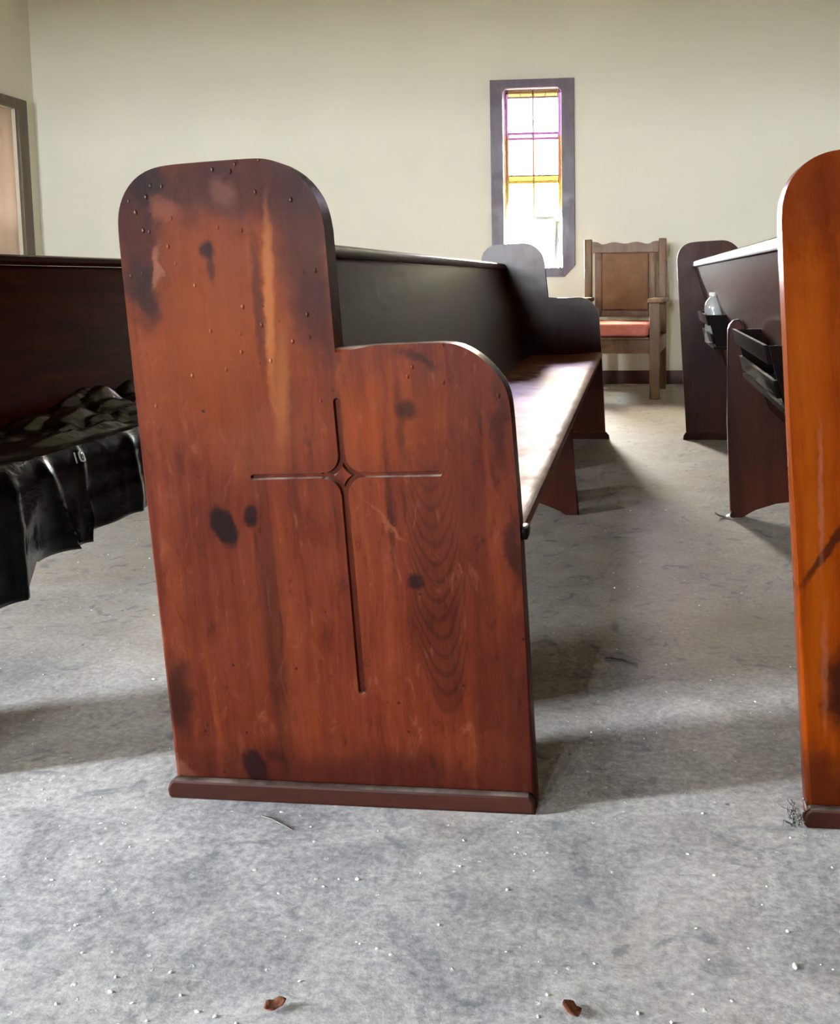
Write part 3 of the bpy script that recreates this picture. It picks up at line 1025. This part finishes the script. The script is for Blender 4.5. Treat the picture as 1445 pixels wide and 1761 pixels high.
def drape_point(u, v):
    """u: metres along the pew (world y), v: 0 at the backrest .. 1 seat edge .. 2 hem."""
    n1 = mnoise.noise(Vector((u * 3.1, v * 2.2, 1.7)))
    n2 = mnoise.noise(Vector((u * 9.0, v * 5.0, 4.2)))
    n3 = abs(mnoise.noise(Vector((u * 6.0 + v * 2.5, v * 4.0 - u * 2.0, 9.1))))
    if v <= 1.0:
        t = v
        x = -0.486 - PITCH + (EDGE_X + 0.012 + 0.486 + PITCH) * t
        z = 0.418 + 0.028 * t
        ridge = (1 - abs(n3 * 2.4 - 0.6))
        z += max(0.0, 0.018 * n1 + 0.010 * n2 + 0.022 * max(0, ridge - 0.5)) * (0.4 + 0.6 * math.sin(math.pi * min(1, t * 1.02)))
        heap = math.exp(-((u - 2.45) / 0.42) ** 2) * math.exp(-((t - 0.18) / 0.36) ** 2)
        z += heap * (0.035 + 0.03 * n2 + 0.05 * n3)
        z += 0.03 * math.exp(-(t / 0.12) ** 2) * (0.5 + n1)
        # loose folded edge lying along the front of the seat
        z += 0.016 * math.exp(-((t - 0.80 - 0.05 * n1) / 0.07) ** 2) * (0.6 + n2)
        return Vector((x, u, z))
    t = v - 1.0
    top = 0.446
    hem = 0.272 + 0.010 * n1
    if u < 1.60:
        hem -= 0.055 * min(1, (1.60 - u) / 0.07)
    if 1.60 <= u < 1.76:
        hem -= 0.008
    if u > 1.765:
        hem += 0.010
    z = top + (hem - top) * t
    fold = 0.003 * math.sin(u * 38 + 1.2 * math.sin(u * 7)) + 0.006 * math.sin(u * 13 + 2 * t)
    crease = 0.0
    for uc, w, a in ((1.625 + 0.075 * t, 0.012, 0.022), (1.745 + 0.01 * t, 0.008, 0.020), (1.93, 0.014, 0.020), (1.53, 0.014, 0.020)):
        crease += a * math.exp(-abs(u - uc) / w)
    x = EDGE_X + 0.012 + 0.010 * math.sin(min(1, t * 4) * math.pi / 2) + (fold + crease) * t ** 0.6 + 0.006 * n2 * t
    return Vector((x, u, z))


bm = bmesh.new()
NU, NV = 260, 64
U0, U1 = D0 + PT + 0.02, 3.35
grid = []
for i in range(NU + 1):
    u = U0 + (U1 - U0) * i / NU
    grid.append([bm.verts.new(drape_point(u, 2.0 * j / NV)) for j in range(NV + 1)])
for i in range(NU):
    for j in range(NV):
        bm.faces.new((grid[i][j], grid[i + 1][j], grid[i + 1][j + 1], grid[i][j + 1]))
sheet = from_bm('plastic_sheet', bm, PLASTIC, None, 60)
tag(sheet, 'crumpled black plastic sheet spread over the left pew seat', 'plastic sheet')
_m = sheet.modifiers.new('film', 'SOLIDIFY')
_m.thickness = 0.0012
# the white digits on the hanging flap
fc = bpy.data.curves.new('digits', 'FONT')
fc.body = '10'
fc.size = 0.030
fc.extrude = 0.0004
_tmp = bpy.data.objects.new('digits_source', fc)
COL.objects.link(_tmp)
bpy.context.view_layer.update()
_me = bpy.data.meshes.new_from_object(_tmp.evaluated_get(bpy.context.evaluated_depsgraph_get()))
bpy.data.objects.remove(_tmp)
_w = max(v.co.x for v in _me.vertices)
for v in _me.vertices:
    # lay each glyph point on the flap: reading direction runs along the pew
    y = 1.7165 + v.co.x * 1.15
    z = 0.4165 + v.co.y
    t = (0.446 - z) / (0.446 - 0.272)
    p = drape_point(y, 1.0 + max(0.0, t))
    v.co = Vector((p.x + 0.004 + v.co.z, y, z))
INK = plain('pale_print', srgb(206, 208, 200), 0.6)
link('printed_digits', _me, INK, sheet)

# ------------------------------------------------------------------ armchair by the far wall
CH = tag(empty('armchair', (-0.070, 6.80, 0), math.radians(-5.5)), 'brown wooden armchair with pink cushion against the far wall', 'chair')
VEL = plain('rose_velvet', srgb(216, 126, 116), 0.75, var=0.12, scale=14)
TAN = plain('tan_upholstery', srgb(128, 94, 66), 0.8, var=0.14, scale=12, bump=0.12)
hw = 0.2775


def cbox(nm, dims, mat=OAK, par=CH, bev=0.004):
    return box(nm, dims, mat, par, bev)


for s in (-1, 1):
    a, b = sorted((s * hw, s * (hw - 0.05)))
    bmp = bmesh.new()
    vs = add_box(bmp, a, b, -0.03, 0.02, 0.0, 1.018)
    for v in vs:      # raked above the seat
        pass
    bmesh.ops.bevel(bmp, geom=bmp.edges[:], offset=0.006, segments=2, profile=0.5, affect='EDGES')
    from_bm('back_post', bmp, OAK, CH, 40)
# scalloped crest rail
pts = []
for i in range(33):
    t = i / 32
    x = -0.2275 + 0.455 * t
    z = 0.985 + 0.006 * math.cos(t * 2 * math.pi * 3) + (0.010 if abs(t - 0.5) > 0.40 else 0.0) + 0.006 * math.cos((t - 0.5) * math.pi)
    pts.append((x, z))
pts = [(-0.2275, 0.925)] + pts + [(0.2275, 0.925)]
prism_xz('crest_rail', pts, -0.022, 0.014, OAK, CH, 0.003, 2)
cbox('back_stile', (-0.207, -0.160, -0.018, 0.012, 0.49, 0.925))
cbox('back_stile', (0.160, 0.207, -0.018, 0.012, 0.49, 0.925))
cbox('lower_back_rail', (-0.160, 0.160, -0.016, 0.010, 0.490, 0.535))
bm = bmesh.new()
add_box(bm, -0.160, 0.160, -0.030, 0.004, 0.535, 0.925)
bmesh.ops.bevel(bm, geom=[e for e in bm.edges], offset=0.013, segments=3, profile=0.5, affect='EDGES')
from_bm('back_upholstery', bm, TAN, CH, 60)
FY = -0.63
for s in (-1, 1):
    a, b = sorted((s * (hw + 0.0), s * (hw - 0.062)))
    cbox('front_leg', (a, b, FY, FY + 0.055, 0, 0.598))
    a2, b2 = sorted((s * (hw - 0.07), s * (hw + 0.022)))
    cbox('armrest', (a2, b2, FY - 0.03, -0.03, 0.598, 0.626), bev=0.008)
    a3, b3 = sorted((s * hw, s * (hw - 0.028)))
    cbox('side_rail', (a3, b3, FY + 0.055, -0.03, 0.285, 0.380))
cbox('front_rail', (-hw + 0.062, hw - 0.062, FY + 0.012, FY + 0.042, 0.283, 0.372))
cbox('front_rail_lip', (-hw + 0.062, hw - 0.062, FY - 0.004, FY + 0.05, 0.372, 0.386))
cbox('rear_rail', (-hw + 0.05, hw - 0.05, -0.025, 0.005, 0.285, 0.380))
bm = bmesh.new()
add_box(bm, -hw + 0.064, hw - 0.064, FY + 0.002, -0.032, 0.3865, 0.470)
bmesh.ops.bevel(bm, geom=bm.edges[:], offset=0.034, segments=5, profile=0.55, affect='EDGES')
from_bm('seat_cushion', bm, VEL, CH, 80)

# ------------------------------------------------------------------ water bottle standing in the far hymnal rack
BX, BY, BZ = 0.296, 3.86, 0.5008
k = NT('clear_bottle_plastic')
_tr = k.n('ShaderNodeBsdfTransparent', ins={0: (0.90, 0.92, 0.94, 1)})
_df = k.n('ShaderNodeBsdfDiffuse', ins={0: (0.80, 0.82, 0.85, 1)})
_tl = k.n('ShaderNodeBsdfTranslucent', ins={0: (0.85, 0.87, 0.9, 1)})
_gl = k.n('ShaderNodeBsdfGlossy', ins={0: (1, 1, 1, 1), 1: 0.12})
_m1 = k.n('ShaderNodeMixShader', ins={0: 0.5, 1: _df.outputs[0], 2: _tl.outputs[0]})
_m2 = k.n('ShaderNodeMixShader', ins={0: 0.5, 1: _tr.outputs[0], 2: _m1.outputs[0]})
_m3 = k.n('ShaderNodeMixShader', ins={0: 0.25, 1: _m2.outputs[0], 2: _gl.outputs[0]})
k.t.links.new(_m3.outputs[0], k.out.inputs[0])
bott = tag(empty('water_bottle', (BX, BY, BZ)), 'clear plastic water bottle standing in the farther hymnal rack', 'bottle')
bm = bmesh.new()
lathe(bm, [(0.026, 0), (0.031, 0.004), (0.031, 0.03), (0.029, 0.034), (0.031, 0.038), (0.031, 0.07), (0.0295, 0.074), (0.032, 0.079), (0.0325, 0.118), (0.033, 0.130), (0.0315, 0.146), (0.026, 0.160), (0.017, 0.171), (0.0125, 0.175), (0.0125, 0.178)], 24)
from_bm('bottle_body', bm, k.m, bott, 50)
bm = bmesh.new()
lathe(bm, [(0.0145, 0.178), (0.015, 0.180), (0.015, 0.191), (0.0135, 0.193)], 20)
from_bm('bottle_cap', bm, plain('white_cap', srgb(216, 214, 210), 0.5), bott, 40)

# ------------------------------------------------------------------ litter on the floor
LEAFM = plain('dry_brown_leaf', srgb(104, 58, 34), 0.7, var=0.3, scale=60)
TWIG = plain('grey_twig', srgb(84, 76, 70), 0.8, var=0.25, scale=80)
CRUMB = plain('white_plaster_crumb', srgb(228, 226, 222), 0.8, var=0.05, scale=40)
DUSTM = plain('grey_dust_fluff', srgb(96, 92, 90), 0.95, var=0.2, scale=90)


def leaf(loc, rot, size, label):
    root = bmesh.new()
    n = 9
    rows = []
    for i in range(n):
        t = i / (n - 1)
        w = size * 0.38 * math.sin(math.pi * min(1, t * 0.92 + 0.06)) * (1 + 0.25 * math.sin(9 * t))
        z = 0.0016 + 0.5 * size * (t - 0.45) ** 2
        x = size * (t - 0.5)
        rows.append([root.verts.new((x, -w, z + 0.35 * w)), root.verts.new((x, 0, z)), root.verts.new((x, w * 0.85, z + 0.55 * w))])
    for A, B in zip(rows, rows[1:]):
        for q in (0, 1):
            root.faces.new((A[q], A[q + 1], B[q + 1], B[q]))
    o = from_bm('dry_leaf', root, LEAFM, None, 80)
    o.location, o.rotation_euler = loc, (0, 0, rot)
    md = o.modifiers.new('thick', 'SOLIDIFY')
    md.thickness = 0.0007
    return tag(o, label, 'leaf', 'dry leaves on the floor')


leaf((-0.372, 0.921, 0.0005), 0.7, 0.024, 'curled brown leaf scrap on the floor at the bottom, left of the other')
leaf((-0.066, 0.943, 0.0005), 2.2, 0.026, 'curled brown leaf scrap on the floor at the bottom, right of the other')


def twig(pts, r, label):
    b = bmesh.new()
    tube(b, pts, [r * (1 - 0.6 * i / (len(pts) - 1)) for i in range(len(pts))], 6)
    return tag(from_bm('twig', b, TWIG, None, 60), label, 'twig')


twig([(-0.524, 1.276, 0.0018), (-0.506, 1.268, 0.0024), (-0.485, 1.256, 0.0018), (-0.470, 1.247, 0.0012)], 0.0016, 'thin grey twig on the floor in front of the cross panel')
twig([(-0.060, 1.893, 0.0022), (-0.030, 1.884, 0.0026), (0.004, 1.868, 0.0018)], 0.0022, 'thin dark twig on the floor between the middle and right pews')
# wisps of cobweb and dust clinging to the foot of the right pew
random.seed(3)
b = bmesh.new()
for i in range(46):
    p = Vector((0.217 + random.gauss(0, 0.006), 1.317 + random.gauss(0, 0.007), 0.003 + abs(random.gauss(0, 0.012))))
    q = p + Vector((random.uniform(-0.012, 0.012), random.uniform(-0.010, 0.010), random.uniform(-0.002, 0.014)))
    m_ = (p + q) / 2 + Vector((random.uniform(-0.004, 0.004), random.uniform(-0.004, 0.004), random.uniform(0, 0.004)))
    p.z, q.z, m_.z = max(p.z, 0.0012), max(q.z, 0.0012), max(m_.z, 0.0012)
    tube(b, [p, m_, q], 0.0008 + 0.0006 * random.random(), 5)
tag(from_bm('dust_wisp', b, DUSTM, None, 60), 'grey cobweb and dust clump at the foot of the right pew', 'dust')
# scattered crumbs of plaster: far too many to count
b = bmesh.new()
for i in range(420):
    yy = 0.85 + 3.2 * random.random() ** 1.8
    xx = random.uniform(-0.75, 0.5) * (0.6 + yy * 0.6)
    if -0.72 < xx < -0.10 and yy > 1.28:
        continue
    s = random.uniform(0.0007, 0.0020) * (1.5 if random.random() < 0.08 else 1)
    mtx = Matrix.Translation((xx, yy, s * 0.55)) @ Matrix.Rotation(random.uniform(0, 6.28), 4, 'Z') @ Matrix.Diagonal((s * random.uniform(0.8, 2.0), s, s * 0.6, 1))
    bmesh.ops.create_icosphere(b, subdivisions=1, radius=1.0, matrix=mtx)
tag(from_bm('plaster_crumbs', b, CRUMB, None, None), 'tiny white plaster crumbs scattered over the dusty floor', 'debris', None, 'stuff')
